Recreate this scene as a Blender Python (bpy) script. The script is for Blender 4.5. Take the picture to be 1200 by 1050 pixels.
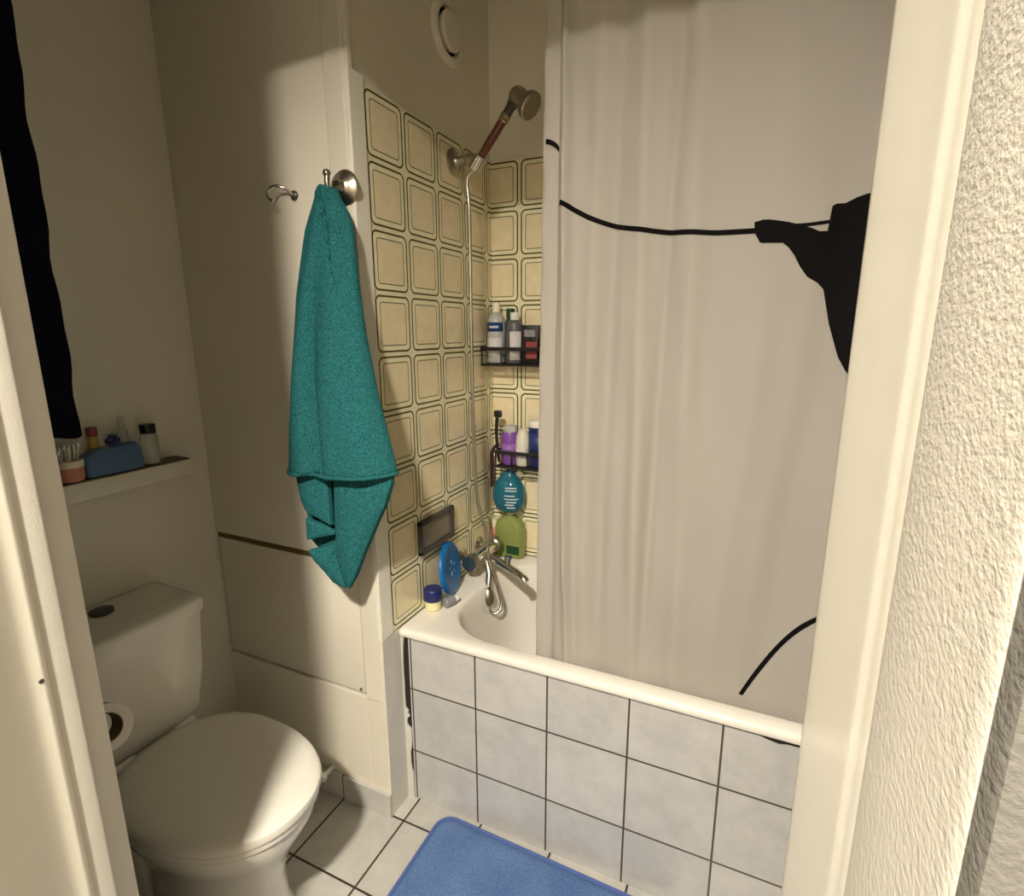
import bpy, bmesh, math, random
from mathutils import Vector, Matrix
random.seed(7)
for o in list(bpy.data.objects): bpy.data.objects.remove(o)
SC = bpy.context.scene
COL = SC.collection
PI = math.pi

# ------------------------------------------------------------------ camera
F_PX, CX, CY, CZ, YAW, PITCH, ROLL = 631.0, .870, -1.086, 1.372, .4290, .2134, -.0034
cam = bpy.data.cameras.new('camera')
cam.sensor_fit = 'HORIZONTAL'; cam.sensor_width = 36.0
cam.lens = 36.0 * F_PX / 1200.0
cam.clip_start = .01
co = bpy.data.objects.new('camera', cam); COL.objects.link(co)
fw = Vector((-math.sin(YAW)*math.cos(PITCH), math.cos(YAW)*math.cos(PITCH), -math.sin(PITCH)))
rt = Vector((math.cos(YAW), math.sin(YAW), 0)); up = rt.cross(fw)
rt2 = math.cos(ROLL)*rt + math.sin(ROLL)*up; up2 = -math.sin(ROLL)*rt + math.cos(ROLL)*up
M = Matrix((rt2, up2, -fw)).transposed().to_4x4(); M.translation = (CX, CY, CZ)
co.matrix_world = M
SC.camera = co

# ------------------------------------------------------------------ world, light, exposure
w = bpy.data.worlds.new('world'); SC.world = w; w.use_nodes = True
w.node_tree.nodes['Background'].inputs[0].default_value = (.9, .85, .75, 1)
w.node_tree.nodes['Background'].inputs[1].default_value = .005
LAMP = Vector((.70, -1.74, 2.405)); LAMP_STRENGTH = 1520.0; LAMP_COL = (1.0, .905, .765); LAMP_R = .07
SC.view_settings.view_transform = 'Standard'; SC.view_settings.look = 'None'
SC.view_settings.gamma = 1; SC.view_settings.use_curve_mapping = False
SC.view_settings.exposure = .84

# ------------------------------------------------------------------ material helpers
def mat(name, col, rough=.5, metal=0., trans=0., ior=1.45, coat=0., spec=.5, alpha=1.):
    m = bpy.data.materials.new(name); m.use_nodes = True
    b = m.node_tree.nodes['Principled BSDF']
    b.inputs['Base Color'].default_value = (*col, 1); b.inputs['Roughness'].default_value = rough
    b.inputs['Metallic'].default_value = metal; b.inputs['Transmission Weight'].default_value = trans
    b.inputs['IOR'].default_value = ior; b.inputs['Coat Weight'].default_value = coat
    b.inputs['Specular IOR Level'].default_value = spec
    return m
def nt(m): return m.node_tree, m.node_tree.nodes['Principled BSDF']
def coords(m):
    t, b = nt(m); n = t.nodes.new('ShaderNodeTexCoord'); return n.outputs['Object']
def noise(m, scale, detail=3, vec=None, rough=.5):
    t, b = nt(m); n = t.nodes.new('ShaderNodeTexNoise'); n.inputs['Scale'].default_value = scale
    n.inputs['Detail'].default_value = detail; n.inputs['Roughness'].default_value = rough
    t.links.new(vec or coords(m), n.inputs['Vector']); return n.outputs['Fac']
def ramp(m, fac, stops):
    t, b = nt(m); n = t.nodes.new('ShaderNodeValToRGB'); e = n.color_ramp.elements
    e[0].position, e[0].color = stops[0][0], (*stops[0][1], 1)
    e[1].position, e[1].color = stops[1][0], (*stops[1][1], 1)
    for p, c in stops[2:]:
        k = e.new(p); k.color = (*c, 1)
    t.links.new(fac, n.inputs[0]); return n.outputs[0]
def bump(m, h, strength=.3, dist=.002):
    t, b = nt(m); n = t.nodes.new('ShaderNodeBump'); n.inputs['Strength'].default_value = strength
    n.inputs['Distance'].default_value = dist; t.links.new(h, n.inputs['Height'])
    t.links.new(n.outputs[0], b.inputs['Normal'])
def setcol(m, out): t, b = nt(m); t.links.new(out, b.inputs['Base Color'])
def mth(m, op, a, b_=None, clamp=False):
    t, _ = nt(m); n = t.nodes.new('ShaderNodeMath'); n.operation = op; n.use_clamp = clamp
    for i, v in enumerate((a, b_)):
        if v is None: continue
        if isinstance(v, (int, float)): n.inputs[i].default_value = v
        else: t.links.new(v, n.inputs[i])
    return n.outputs[0]
def mixc(m, fac, c1, c2):
    t, _ = nt(m); n = t.nodes.new('ShaderNodeMix'); n.data_type = 'RGBA'
    for s, v in ((0, fac), (6, c1), (7, c2)):
        if isinstance(v, tuple): n.inputs[s].default_value = (*v, 1)
        elif isinstance(v, (int, float)): n.inputs[s].default_value = v
        else: t.links.new(v, n.inputs[s])
    return n.outputs[2]
def sep(m):
    t, _ = nt(m); n = t.nodes.new('ShaderNodeSeparateXYZ'); t.links.new(coords(m), n.inputs[0]); return n.outputs

def paint(name, col, rough=.5, b=.15, sc=90, dist=.001, var=.05):
    m = mat(name, col, rough)
    f = noise(m, 2.5, 4)
    setcol(m, ramp(m, f, [(.3, tuple(c*(1-var) for c in col)), (.7, tuple(min(1, c*(1+var*.4)) for c in col))]))
    bump(m, noise(m, sc, 3), b, dist)
    return m

def deco_tile(name, ax, u0, v0, pitch=.15):
    m = mat(name, (.75, .7, .5), .16, coat=.3)
    s = sep(m)
    def cell(o, off): return mth(m, 'ABSOLUTE', mth(m, 'SUBTRACT', mth(m, 'FRACT', mth(m, 'ADD', mth(m, 'MULTIPLY', mth(m, 'SUBTRACT', o, off), 1/pitch), 100.)), .5))
    a, b = cell(s[ax], u0), cell(s[2], v0)
    def sd(half, r):
        qx, qy = mth(m, 'SUBTRACT', a, half-r), mth(m, 'SUBTRACT', b, half-r)
        mx, my = mth(m, 'MAXIMUM', qx, 0.), mth(m, 'MAXIMUM', qy, 0.)
        l = mth(m, 'SQRT', mth(m, 'ADD', mth(m, 'MULTIPLY', mx, mx), mth(m, 'MULTIPLY', my, my)))
        return mth(m, 'SUBTRACT', mth(m, 'ADD', l, mth(m, 'MINIMUM', mth(m, 'MAXIMUM', qx, qy), 0.)), r)
    def line(d, wd): return mth(m, 'LESS_THAN', mth(m, 'ABSOLUTE', d), wd)
    d1, d2 = sd(.452, .10), sd(.352, .055)
    inside = mth(m, 'LESS_THAN', d2, 0.)
    grout = mth(m, 'GREATER_THAN', mth(m, 'MAXIMUM', a, b), .491)
    n = noise(m, 30, 4)
    base = ramp(m, n, [(.3, (.83, .785, .53)), (.7, (.90, .855, .60))])
    inn = ramp(m, n, [(.3, (.80, .69, .455)), (.7, (.87, .765, .52))])
    c = mixc(m, inside, base, inn)
    c = mixc(m, grout, c, (.80, .76, .60))
    c = mixc(m, mth(m, 'MAXIMUM', line(d1, .017), mth(m, 'MULTIPLY', line(d2, .010), .85)), c, (.10, .085, .022))
    setcol(m, c)
    bump(m, mth(m, 'SUBTRACT', 1., mth(m, 'MAXIMUM', grout, mth(m, 'MULTIPLY', line(d1, .017), .4))), .35, .0015)
    return m

def grid_tile(name, ax, ay, u0, v0, pitch, c1, c2, gcol, gw=.0022, rough=.22):
    m = mat(name, c1, rough)
    s = sep(m)
    def cell(o, off):
        return mth(m, 'ABSOLUTE', mth(m, 'SUBTRACT', mth(m, 'FRACT', mth(m, 'ADD', mth(m, 'MULTIPLY', mth(m, 'SUBTRACT', o, off), 1/pitch), 100.)), .5))
    def cid(o, off): return mth(m, 'FLOOR', mth(m, 'MULTIPLY', mth(m, 'SUBTRACT', o, off), 1/pitch))
    g = mth(m, 'GREATER_THAN', mth(m, 'MAXIMUM', cell(s[ax], u0), cell(s[ay], v0)), .5-gw/pitch)
    tid = mth(m, 'FRACT', mth(m, 'MULTIPLY', mth(m, 'SINE', mth(m, 'ADD', mth(m, 'MULTIPLY', cid(s[ax], u0), 12.9), mth(m, 'MULTIPLY', cid(s[ay], v0), 78.2))), 437.5))
    f = mth(m, 'ADD', mth(m, 'MULTIPLY', noise(m, 14, 6, rough=.65), .8), mth(m, 'MULTIPLY', tid, .2))
    c = ramp(m, f, [(.35, c1), (.62, c2)])
    setcol(m, mixc(m, g, c, gcol))
    bump(m, mth(m, 'SUBTRACT', 1., g), .5, .0015)
    return m

WALL = (.76, .715, .595)
M_wall = paint('wall_paint', WALL, .42, .12, 60)
M_panel = paint('panel_paint', (.77, .725, .605), .36, .08, 40)
M_bead = mat('bead_plastic', (.82, .79, .69), .3)
M_return = paint('filler', (.66, .635, .575), .6, .5, 120, .002, .14)
M_ceil = paint('ceiling_paint', (.60, .565, .44), .7)
M_hall = paint('hall_paint', (.46, .43, .36), .7)
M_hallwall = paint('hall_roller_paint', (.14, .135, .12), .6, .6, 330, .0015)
M_front = paint('roller_paint', (.70, .675, .60), .5, .0, 230, .001, .04)
def orange_peel(m, sc, strength, dist):
    t, b = nt(m); mp = t.nodes.new('ShaderNodeMapping'); mp.inputs['Scale'].default_value = sc
    t.links.new(coords(m), mp.inputs[0]); bump(m, noise(m, 1., 3, mp.outputs[0], .55), strength, dist)
orange_peel(M_front, (560, 400, 560), .35, .001)
M_gloss = paint('gloss_paint', (.90, .875, .76), .28, .10, 25, .002, .04)
M_dark = mat('dark_void', (.02, .016, .01), .9)
M_gap = mat('gap_brown', (.13, .09, .03), .8)
M_endtile = deco_tile('end_tile', 1, 0., .5655)
M_backtile = deco_tile('back_tile', 0, .110, .5655)
M_apron = grid_tile('apron_tile', 0, 2, .0407, .1651, .2058, (.46, .455, .45), (.56, .55, .535), (.075, .06, .04), .0024)
M_floor = grid_tile('floor_tile', 0, 1, .050, -.0490, .2085, (.43, .42, .385), (.51, .495, .455), (.035, .028, .02), .0028, .3)
M_skirt = grid_tile('skirting_tile', 0, 2, -.1585, -.08, .2085, (.50, .49, .455), (.57, .555, .52), (.07, .055, .04), .0018, .3)
M_halltile = paint('hall_floor', (.20, .13, .08), .4)
M_china = mat('china', (.80, .775, .70), .12, coat=.4)
M_lid = mat('lid_plastic', (.76, .735, .66), .22)
M_enamel = mat('enamel', (.83, .80, .73), .14, coat=.3)
M_chrome = mat('chrome', (.62, .60, .56), .14, 1.)
M_brass = mat('old_brass', (.40, .33, .20), .3, 1.)
M_pewter = mat('pewter', (.42, .38, .32), .32, 1.)
M_wood = mat('dark_wood', (.13, .035, .015), .3, coat=.3)
M_black = mat('black_wire', (.012, .011, .011), .35)
M_curtain = mat('curtain_cloth', (.61, .58, .55), .75)
bump(M_curtain, noise(M_curtain, 420, 2), .12, .0006)
_t, _b = nt(M_curtain); _tr = _t.nodes.new('ShaderNodeBsdfTranslucent'); _tr.inputs[0].default_value = (.86, .82, .72, 1)
_mx = _t.nodes.new('ShaderNodeMixShader'); _mx.inputs[0].default_value = .46
_t.links.new(_b.outputs[0], _mx.inputs[1]); _t.links.new(_tr.outputs[0], _mx.inputs[2])
_t.links.new(_mx.outputs[0], _t.nodes['Material Output'].inputs[0])
M_print = mat('curtain_print', (.006, .0055, .006), .9, spec=.08)
M_towel = mat('towel', (.02, .16, .17), .95, spec=.1)
f = noise(M_towel, 260, 3); setcol(M_towel, ramp(M_towel, f, [(.30, (.009, .078, .088)), (.70, (.036, .195, .205))])); bump(M_towel, f, .9, .004)
M_robe = mat('robe', (.006, .006, .013), .95, spec=.05); f = noise(M_robe, 200, 3); setcol(M_robe, ramp(M_robe, f, [(.35, (.004, .004, .009)), (.7, (.012, .010, .024))])); bump(M_robe, f, .7, .003)
M_rug = mat('rug', (.10, .19, .42), .95, spec=.1); f = noise(M_rug, 240, 3)
f2 = noise(M_rug, 9, 3); setcol(M_rug, ramp(M_rug, mth(M_rug, 'ADD', mth(M_rug, 'MULTIPLY', f, .6), mth(M_rug, 'MULTIPLY', f2, .4)), [(.36, (.07, .135, .31)), (.66, (.14, .225, .42))])); bump(M_rug, f, .9, .004)
M_rugedge = mat('rug_edge', (.07, .12, .33), .9)
M_paper = mat('paper', (.82, .79, .72), .9); M_card = mat('cardboard', (.28, .22, .15), .9)
M_white = mat('white_plastic', (.80, .78, .72), .35); M_cream = mat('cream_cap', (.82, .74, .58), .4)
M_clear = mat('clear_plastic', (.88, .90, .90), .12, trans=.85); M_clear2 = mat('cloudy_plastic', (.72, .74, .72), .3, trans=.45)
M_green = mat('green_cap', (.01, .06, .02), .4); M_grey = mat('grey_bottle', (.10, .10, .115), .35)
M_lgrey = mat('light_label', (.62, .60, .62), .5); M_navy = mat('navy', (.012, .02, .12), .35); M_navylab = mat('navy_label', (.02, .04, .16), .4)
M_blue = mat('bright_blue', (.004, .13, .40), .35); M_purple = mat('purple', (.20, .07, .36), .35); M_red = mat('dull_red', (.28, .06, .06), .5)
M_teal = mat('teal_gel', (.02, .22, .33), .1, trans=.45); M_lime = mat('lime_gel', (.42, .50, .16), .12, trans=.5)
M_pink = mat('pink', (.70, .33, .26), .5); M_salmon = mat('salmon', (.55, .22, .15), .45); M_yellow = mat('yellow', (.55, .42, .10), .5)
M_bluebag = mat('blue_bag', (.12, .22, .40), .35, trans=.25); M_panelgrey = mat('grey_screen', (.20, .17, .145), .2)
M_darkgrey = mat('dark_frame', (.055, .05, .05), .35); M_tray = mat('tray', (.07, .05, .03), .5); M_graycap = mat('grey_cap', (.25, .25, .27), .4)
M_print_blue = mat('label_print', (.60, .66, .74), .5)

# ------------------------------------------------------------------ mesh helpers
class MB:
    def __init__(s): s.v, s.f, s.mi = [], [], []
    def add(s, vs, fs, mi=0):
        k = len(s.v); s.v += [tuple(p) for p in vs]; s.f += [tuple(i+k for i in q) for q in fs]; s.mi += [mi]*len(fs); return s
    def box(s, x0, x1, y0, y1, z0, z1, bev=0., mi=0, seg=2):
        bm = bmesh.new(); bmesh.ops.create_cube(bm, size=1)
        for v in bm.verts: v.co = Vector(((x0+x1)/2+v.co.x*(x1-x0), (y0+y1)/2+v.co.y*(y1-y0), (z0+z1)/2+v.co.z*(z1-z0)))
        if bev: bmesh.ops.bevel(bm, geom=bm.edges[:], offset=bev, segments=seg, affect='EDGES', profile=.5)
        return s.bm(bm, mi)
    def bm(s, bm, mi=0, mtx=None):
        bm.verts.index_update()
        s.add([(mtx @ v.co if mtx else v.co) for v in bm.verts], [[v.index for v in f.verts] for f in bm.faces], mi); bm.free(); return s
    def rings(s, rings, cap0=True, cap1=True, closed=True, mi=0):
        n = len(rings[0]); vs = [p for r in rings for p in r]; fs = []
        for i in range(len(rings)-1):
            for j in range(n if closed else n-1):
                a, b = i*n+j, i*n+(j+1) % n
                fs.append((a, b, b+n, a+n))
        if cap0: fs.append(tuple(range(n))[::-1])
        if cap1: fs.append(tuple(range((len(rings)-1)*n, len(rings)*n)))
        return s.add(vs, fs, mi)
    def lathe(s, prof, c=(0, 0, 0), axis=(0, 0, 1), n=28, sx=1., sy=1., mi=0, cap0=True, cap1=True, twist=0.):
        q = Vector((0, 0, 1)).rotation_difference(Vector(axis).normalized()).to_matrix(); c = Vector(c)
        R = [[c + q @ Vector((r*sx*math.cos(2*PI*j/n+twist), r*sy*math.sin(2*PI*j/n+twist), h)) for j in range(n)] for r, h in prof]
        return s.rings(R, cap0, cap1, mi=mi)
    def tube(s, pts, r, n=10, mi=0, closed=False):
        P = [Vector(p) for p in pts]; R = []; prev = None
        rr = r if isinstance(r, (list, tuple)) else [r]*len(P)
        for i, p in enumerate(P):
            if closed: t = P[(i+1) % len(P)]-P[i-1]
            else: t = P[min(i+1, len(P)-1)]-P[max(i-1, 0)]
            t.normalize()
            if prev is None:
                a = Vector((0, 0, 1)) if abs(t.z) < .9 else Vector((1, 0, 0))
            else: a = prev
            u = (a - t*a.dot(t)).normalized(); prev = u; v = t.cross(u)
            R.append([p+rr[i]*(math.cos(2*PI*j/n)*u+math.sin(2*PI*j/n)*v) for j in range(n)])
        if closed: R.append(R[0]); return s.rings(R, False, False, mi=mi)
        return s.rings(R, mi=mi)
    def sphere(s, c, rx, ry=None, rz=None, n=20, mi=0):
        bm = bmesh.new(); bmesh.ops.create_uvsphere(bm, u_segments=n, v_segments=max(8, n//2), radius=1)
        for v in bm.verts: v.co = Vector((c[0]+v.co.x*rx, c[1]+v.co.y*(ry or rx), c[2]+v.co.z*(rz or ry or rx)))
        return s.bm(bm, mi)
    def prism(s, poly, z0, z1, mi=0):   # poly in xy
        n = len(poly)
        vs = [(x, y, z0) for x, y in poly]+[(x, y, z1) for x, y in poly]
        fs = [(i, (i+1) % n, (i+1) % n+n, i+n) for i in range(n)]+[tuple(range(n))[::-1], tuple(range(n, 2*n))]
        return s.add(vs, fs, mi)
    def build(s, name, m, parent=None, smooth=True, weld=False, label=None):
        me = bpy.data.meshes.new(name); me.from_pydata(s.v, [], s.f)
        ms = m if isinstance(m, list) else [m]
        for k in ms: me.materials.append(k)
        for p, i in zip(me.polygons, s.mi): p.material_index = i
        bm = bmesh.new(); bm.from_mesh(me)
        if weld: bmesh.ops.remove_doubles(bm, verts=bm.verts, dist=1e-5)
        bmesh.ops.recalc_face_normals(bm, faces=bm.faces); bm.to_mesh(me); bm.free()
        if smooth:
            for p in me.polygons: p.use_smooth = True
            me.set_sharp_from_angle(angle=math.radians(38))
        o = bpy.data.objects.new(name, me); COL.objects.link(o)
        if parent: o.parent = parent; o.matrix_parent_inverse = Matrix.Translation(-parent.location)
        if label: o['label'] = label
        return o
def solid(o, th, off=0):
    md = o.modifiers.new('thickness', 'SOLIDIFY'); md.thickness = th; md.offset = off; return o
def subd(o, n=2):
    md = o.modifiers.new('smooth', 'SUBSURF'); md.levels = n; md.render_levels = n; return o
def tag(o, label, cat, group=None):
    o['label'] = label; o['category'] = cat
    if group: o['group'] = group
    return o
def thing(name, label, cat, loc, group=None):
    o = bpy.data.objects.new(name, None); COL.objects.link(o); o.location = loc; o.empty_display_size = .03
    return tag(o, label, cat, group)
def struct(name, mb, m, smooth=False, parent=None):
    o = mb.build(name, m, parent, smooth=smooth)
    if not parent: o['kind'] = 'structure'
    return o
def lerp(a, b, t): return a+(b-a)*t
def interp(tab, t):
    if t <= tab[0][0]: return tab[0][1]
    for (a, x), (b, y) in zip(tab, tab[1:]):
        if t <= b: return lerp(x, y, (t-a)/(b-a))
    return tab[-1][1]
def smooth_pts(pts, n=6):
    P = [Vector(p) for p in pts]; out = []
    for i in range(len(P)-1):
        a, b, c, d = P[max(i-1, 0)], P[i], P[i+1], P[min(i+2, len(P)-1)]
        for k in range(n):
            t = k/n
            out.append(.5*((2*b)+(-a+c)*t+(2*a-5*b+4*c-d)*t*t+(-a+3*b-3*c+d)*t**3))
    return out+[P[-1]]

# ------------------------------------------------------------------ the setting
CH = 2.40; RW = 1.46; LW = -.60; BW = .648; FY0, FY1 = -.95, -.785; JL, JR = .2, .908; LINT = 2.20
struct('floor', MB().box(LW-.1, RW+.1, -.87, BW+.1, -.08, 0), M_floor)
struct('floor_hall', MB().box(-.95, 1.95, -2.5, -.87, -.08, 0), M_halltile)
struct('ceiling', MB().box(LW-.1, RW+.1, FY1, BW+.1, CH, CH+.08), M_ceil)
struct('ceiling_hall', MB().box(-.95, 1.95, -2.5, FY1, 2.44, 2.52), M_hall)
struct('wall_left', MB().box(LW-.1, LW, FY1, BW+.1, 0, CH), M_wall)
struct('wall_right', MB().box(RW, RW+.1, FY1, BW+.1, 0, CH), M_wall)
struct('wall_back', MB().box(0, RW, BW, BW+.1, 0, CH), M_wall)
struct('wall_center', MB().box(LW, 0, -.034, BW, 0, CH), M_wall)
struct('wall_hall_left', MB().box(-1.0, -.9, -2.5, FY0, 0, 2.52), M_hall)
struct('wall_hall_right', MB().box(1.85, 1.95, -2.5, FY0, 0, 2.52), M_hall)
struct('wall_hall_back', MB().box(-.9, 1.85, -2.5, -2.4, 0, 2.52), M_hall)
# tiled faces of the alcove, nine rows high
struct('wall_end_tiles', MB().box(0, .008, 0, BW, .56, 1.9155), M_endtile)
struct('wall_back_tiles', MB().box(.008, RW, BW-.008, BW, .56, 1.9155), M_backtile)
# corner bead between the painted face and the tiles
struct('trim_1', MB().box(-.002, .0125, -.0515, .001, .557, 1.93, .003), M_bead)
# frame beside the access panels, continuing below the panels
P = MB(); P.box(-.052, .012, -.050, -.034, 0, CH, .003); P.box(LW, -.052, -.050, -.034, 0, .372, .002)
P.box(-.052, .0, -.054, -.049, .372, CH, .002)
struct('trim_2', P, M_panel)
# filler return beside the tub, crumbling along its edge
edge = [(.0, .0335), (.06, .0335), (.09, .033), (.10, .029), (.118, .027), (.14, .0265), (.16, .0275), (.175, .031), (.20, .0335), (.238, .033), (.248, .021), (.258, .019), (.272, .022), (.280, .030), (.286, .024),
        (.296, .026), (.306, .017), (.34, .016), (.38, .0165), (.42, .0155), (.46, .016), (.50, .018), (.545, .024)]
P = MB(); P.box(.0, .0122, -.049, .0335, 0, .556)
for (za, xa), (zb, xb) in zip(edge, edge[1:]):
    P.add([(.010, .029, za), (xa, .029, za), (xb, .029, zb), (.010, .029, zb), (.010, .034, za), (xa, .034, za), (xb, .034, zb), (.010, .034, zb)],
          [(0, 1, 2, 3), (7, 6, 5, 4), (1, 5, 6, 2)])
struct('trim_3', P, M_return)
struct('trim_4', MB().box(.011, .06, .036, .04, 0, .535), M_dark)
# skirting
struct('baseboard_center', MB().box(-.46, .013, -.0605, -.050, 0, .0775, .0012), M_skirt)

# door wall with opening, jambs moulded as in an old frame
P = MB()
P.box(LW, JL-.03, FY0, FY1, 0, CH); P.box(.926, RW, FY0, FY1, 0, CH, .0035); P.box(JL-.03, JR+.03, FY0, FY1, LINT+.03, CH)
P.box(-.9, LW, FY0, FY1-.001, 0, 2.52); P.box(RW, 1.85, FY0, FY1-.001, 0, 2.52); P.box(LW, RW, FY0, FY0+.05, CH, 2.52)
struct('wall_front', P, M_hallwall, True)
def round_chain(pts, n=4):
    return [(p.x, p.y) for p in smooth_pts([(x, y, 0) for x, y in pts], n)]
# right side: smooth moulded post then rough casing
rp = [(.955, -.773), (.9115, -.773), (.9093, -.776), (.9088, -.784), (.9092, -.800), (.9092, -.860), (.9091, -.884), (.9088, -.8905), (.9089, -.8955), (.9094, -.8995), (.9094, -.905), (.9092, -.911), (.9097, -.917), (.955, -.919)]
struct('trim_5', MB().prism(rp, 0, LINT+.06), M_gloss, True)
rc = [(.9125, -.9105), (.9094, -.9135), (.9085, -.922), (.9083, -.950), (.9082, -.980), (.9082, -.9856), (.9084, -.9862), (.9087, -.9858), (.9094, -.979), (.9105, -.972)]
struct('trim_6', MB().prism(rc, 0, LINT+.06), M_front, True)
lp = [(.14, -.770), (.1765, -.770), (.1785, -.773), (.1790, -.802), (.14, -.806)]
struct('trim_7', MB().prism(lp, 0, LINT+.06), M_front, True)
lm = [(.14, -.802), (.1985, -.8025), (.2, -.805), (.2, -.826), (.14, -.83)]
struct('trim_8', MB().prism(lm, 0, LINT+.06), M_front, True)
lb = [(.14, -.824), (.2015, -.8255), (.2055, -.829), (.2072, -.834), (.2062, -.840), (.2085, -.848), (.2145, -.860), (.2255, -.879), (.240, -.904), (.251, -.923), (.258, -.936), (.258, -.942), (.14, -.942)]
struct('trim_9', MB().prism(lb, 0, LINT+.06), M_gloss, True)
lc = [(.14, -.938), (.258, -.939), (.2595, -.944), (.2595, -.956), (.257, -.960), (.14, -.960)]
struct('trim_10', MB().prism(lc, 0, LINT+.06), M_front, True)
struct('trim_11', MB().box(.14, .955, -.985, -.773, LINT, LINT+.06, .004), M_gloss)

tag(MB().lathe([(.0026, -.002), (.0026, .0004), (.0018, .0009), (.0, .0009)], (.2070, -.8345, 1.012), (1, .1, 0), 12).build('screw', M_darkgrey), 'small dark screw head on the ridge of the left door jamb', 'screw')

# hall lamp (lights the whole scene through the door)
lt = thing('hall_lamp', 'flush round ceiling lamp in the hallway behind the viewer', 'lamp', (LAMP.x, LAMP.y, 2.44))
MB().lathe([(.06, .035), (.088, .034), (.090, .030), (.090, -.014), (.086, -.018), (LAMP_R+.002, -.018), (LAMP_R+.002, .006), (.0, .007)], LAMP, n=40, cap0=False, cap1=False).build('housing', M_white, lt)
mb_ = mat('diffuser_glow', (1, 1, 1)); t_, b_ = nt(mb_)
b_.inputs['Emission Color'].default_value = (*LAMP_COL, 1); b_.inputs['Emission Strength'].default_value = LAMP_STRENGTH
MB().lathe([(LAMP_R, .005), (LAMP_R, .0015), (LAMP_R-.002, .0005)], LAMP, n=40, cap0=True, cap1=True).build('diffuser', mb_, lt)

# ------------------------------------------------------------------ access panels
up_ = MB(); up_.box(LW+.002, -.056, -.0495, -.0345, .778, CH-.002, .002)
tag(up_.build('access_panel', M_panel), 'tall cream painted panel from the dark gap up to the ceiling, left of the towel', 'panel')
lo_ = thing('access_panel', 'low cream painted access panel below the dark gap, beside the toilet cistern', 'panel', (-.32, -.042, .38))
MB().box(LW+.008, -.058, -.049, -.0345, .381, .7605, .003).build('panel_board', M_panel, lo_)
MB().lathe([(.0, .003), (.004, .002), (.005, 0)], (-.072, -.049, .391), (0, -1, 0), 12).build('screw', M_pewter, lo_)
struct('trim_12', MB().box(LW+.002, -.056, -.0440, -.0339, .7602, .7782), M_gap)
struct('trim_13', MB().box(-.2, -.056, -.0375, -.0339, .3715, .3815), M_gap)

# ------------------------------------------------------------------ bathtub
def rrect(x0, x1, y0, y1, r, z, n=10):
    out = []
    for cx, cy, a0 in ((x1-r, y1-r, 0), (x0+r, y1-r, PI/2), (x0+r, y0+r, PI), (x1-r, y0+r, 1.5*PI)):
        for k in range(n+1):
            a = a0+PI/2*k/n; out.append(Vector((cx+r*math.cos(a), cy+r*math.sin(a), z)))
    return out
tub = thing('bathtub', 'white enamel bathtub set in the tiled alcove behind the tiled front', 'bathtub', (.73, .32, .56))
X0, X1, Y0, Y1 = .0085, RW-.002, .021, BW-.0085
R = [rrect(X0+.004, X1-.004, Y0+.012, Y1-.004, .012, .5385), rrect(X0, X1, Y0+.002, Y1, .012, .539), rrect(X0, X1, Y0, Y1, .012, .543), rrect(X0, X1, Y0, Y1, .012, .551), rrect(X0+.002, X1-.002, Y0+.004, Y1-.002, .012, .558), rrect(X0+.008, X1-.008, Y0+.010, Y1-.008, .014, .5605)]
hx0, hx1, hy0, hy1 = .102, 1.36, .064, .588
R += [rrect(hx0, hx1, hy0, hy1, .17, .5605), rrect(hx0+.004, hx1-.004, hy0+.004, hy1-.004, .168, .5585), rrect(hx0+.010, hx1-.010, hy0+.010, hy1-.010, .165, .549),
      rrect(hx0+.018, hx1-.03, hy0+.018, hy1-.018, .16, .50), rrect(hx0+.035, hx1-.08, hy0+.032, hy1-.032, .15, .36), rrect(hx0+.055, hx1-.15, hy0+.05, hy1-.05, .14, .25),
      rrect(hx0+.085, hx1-.20, hy0+.08, hy1-.08, .12, .205), rrect(hx0+.13, hx1-.26, hy0+.13, hy1-.13, .08, .195)]
MB().rings(R, False, True).build('tub_shell', M_enamel, tub)
MB().lathe([(.032, 0), (.030, .004), (.012, .005), (.0, .005)], (.30, .326, .1955)).build('drain', M_chrome, tub)
ap = MB(); ap.box(.034, RW-.002, .034, .046, 0, .538)
ap.build('tiled_front', M_apron, tub, smooth=False, label='pale grey square tiles with dark grout')
# dark gap of missing sealant under the rim at the right
g = MB(); y_ = .0335
g.rings([[(x, y_-.0006, z1), (x, y_-.0006, .5384), (x, y_+.002, .5384), (x, y_+.002, z1)] for x, z1 in ((.79, .535), (.83, .5305), (.90, .531), (.935, .530), (.95, .5255), (.972, .522), (.99, .526), (1.04, .527), (1.2, .535))])
g.build('sealant_gap', M_dark, tub, smooth=False, label='dark gap where sealant is missing')

# ------------------------------------------------------------------ shower curtain with print
CT = 2.22; CB = .50
def ygen(x, z):
    h = (CT-z)/(CT-CB)
    y = .047+.042*h**3; dm = 1-.62*max(0, min(1, (.80-z)/.25))
    for c, a, s, dr in ((.478, -.016, .011, .010), (.535, -.007, .016, -.012), (.575, .009, .018, -.018), (.640, -.013, .020, .014), (.684, .007, .013, -.02), (.735, -.010, .026, .012), (.86, -.010, .045, -.04), (.985, .011, .04, -.05), (1.10, -.012, .04, 0), (1.22, .012, .04, 0), (1.32, -.012, .04, 0)):
        cc = c+dr*(h-.5)*2
        y += dm*a*(1.5 if c < .8 else 1.15)*(.55+.65*h)*math.exp(-((x-cc)/s)**2)
    y += .0018*math.sin(x*95+3*math.sin(z*3))*h + .0012*math.sin(x*60+z*8) + .0015*math.sin(z*17+x*31)
    return y
def xl(z): return lerp(.462, .440, (CT-z)/(CT-CB))     # left end of the main width
cur = thing('shower_curtain', 'off-white shower curtain with black line and figure print, hung along the tub', 'shower curtain', (.9, .05, CB))
cm = MB(); NZ = 110; R = []
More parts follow.
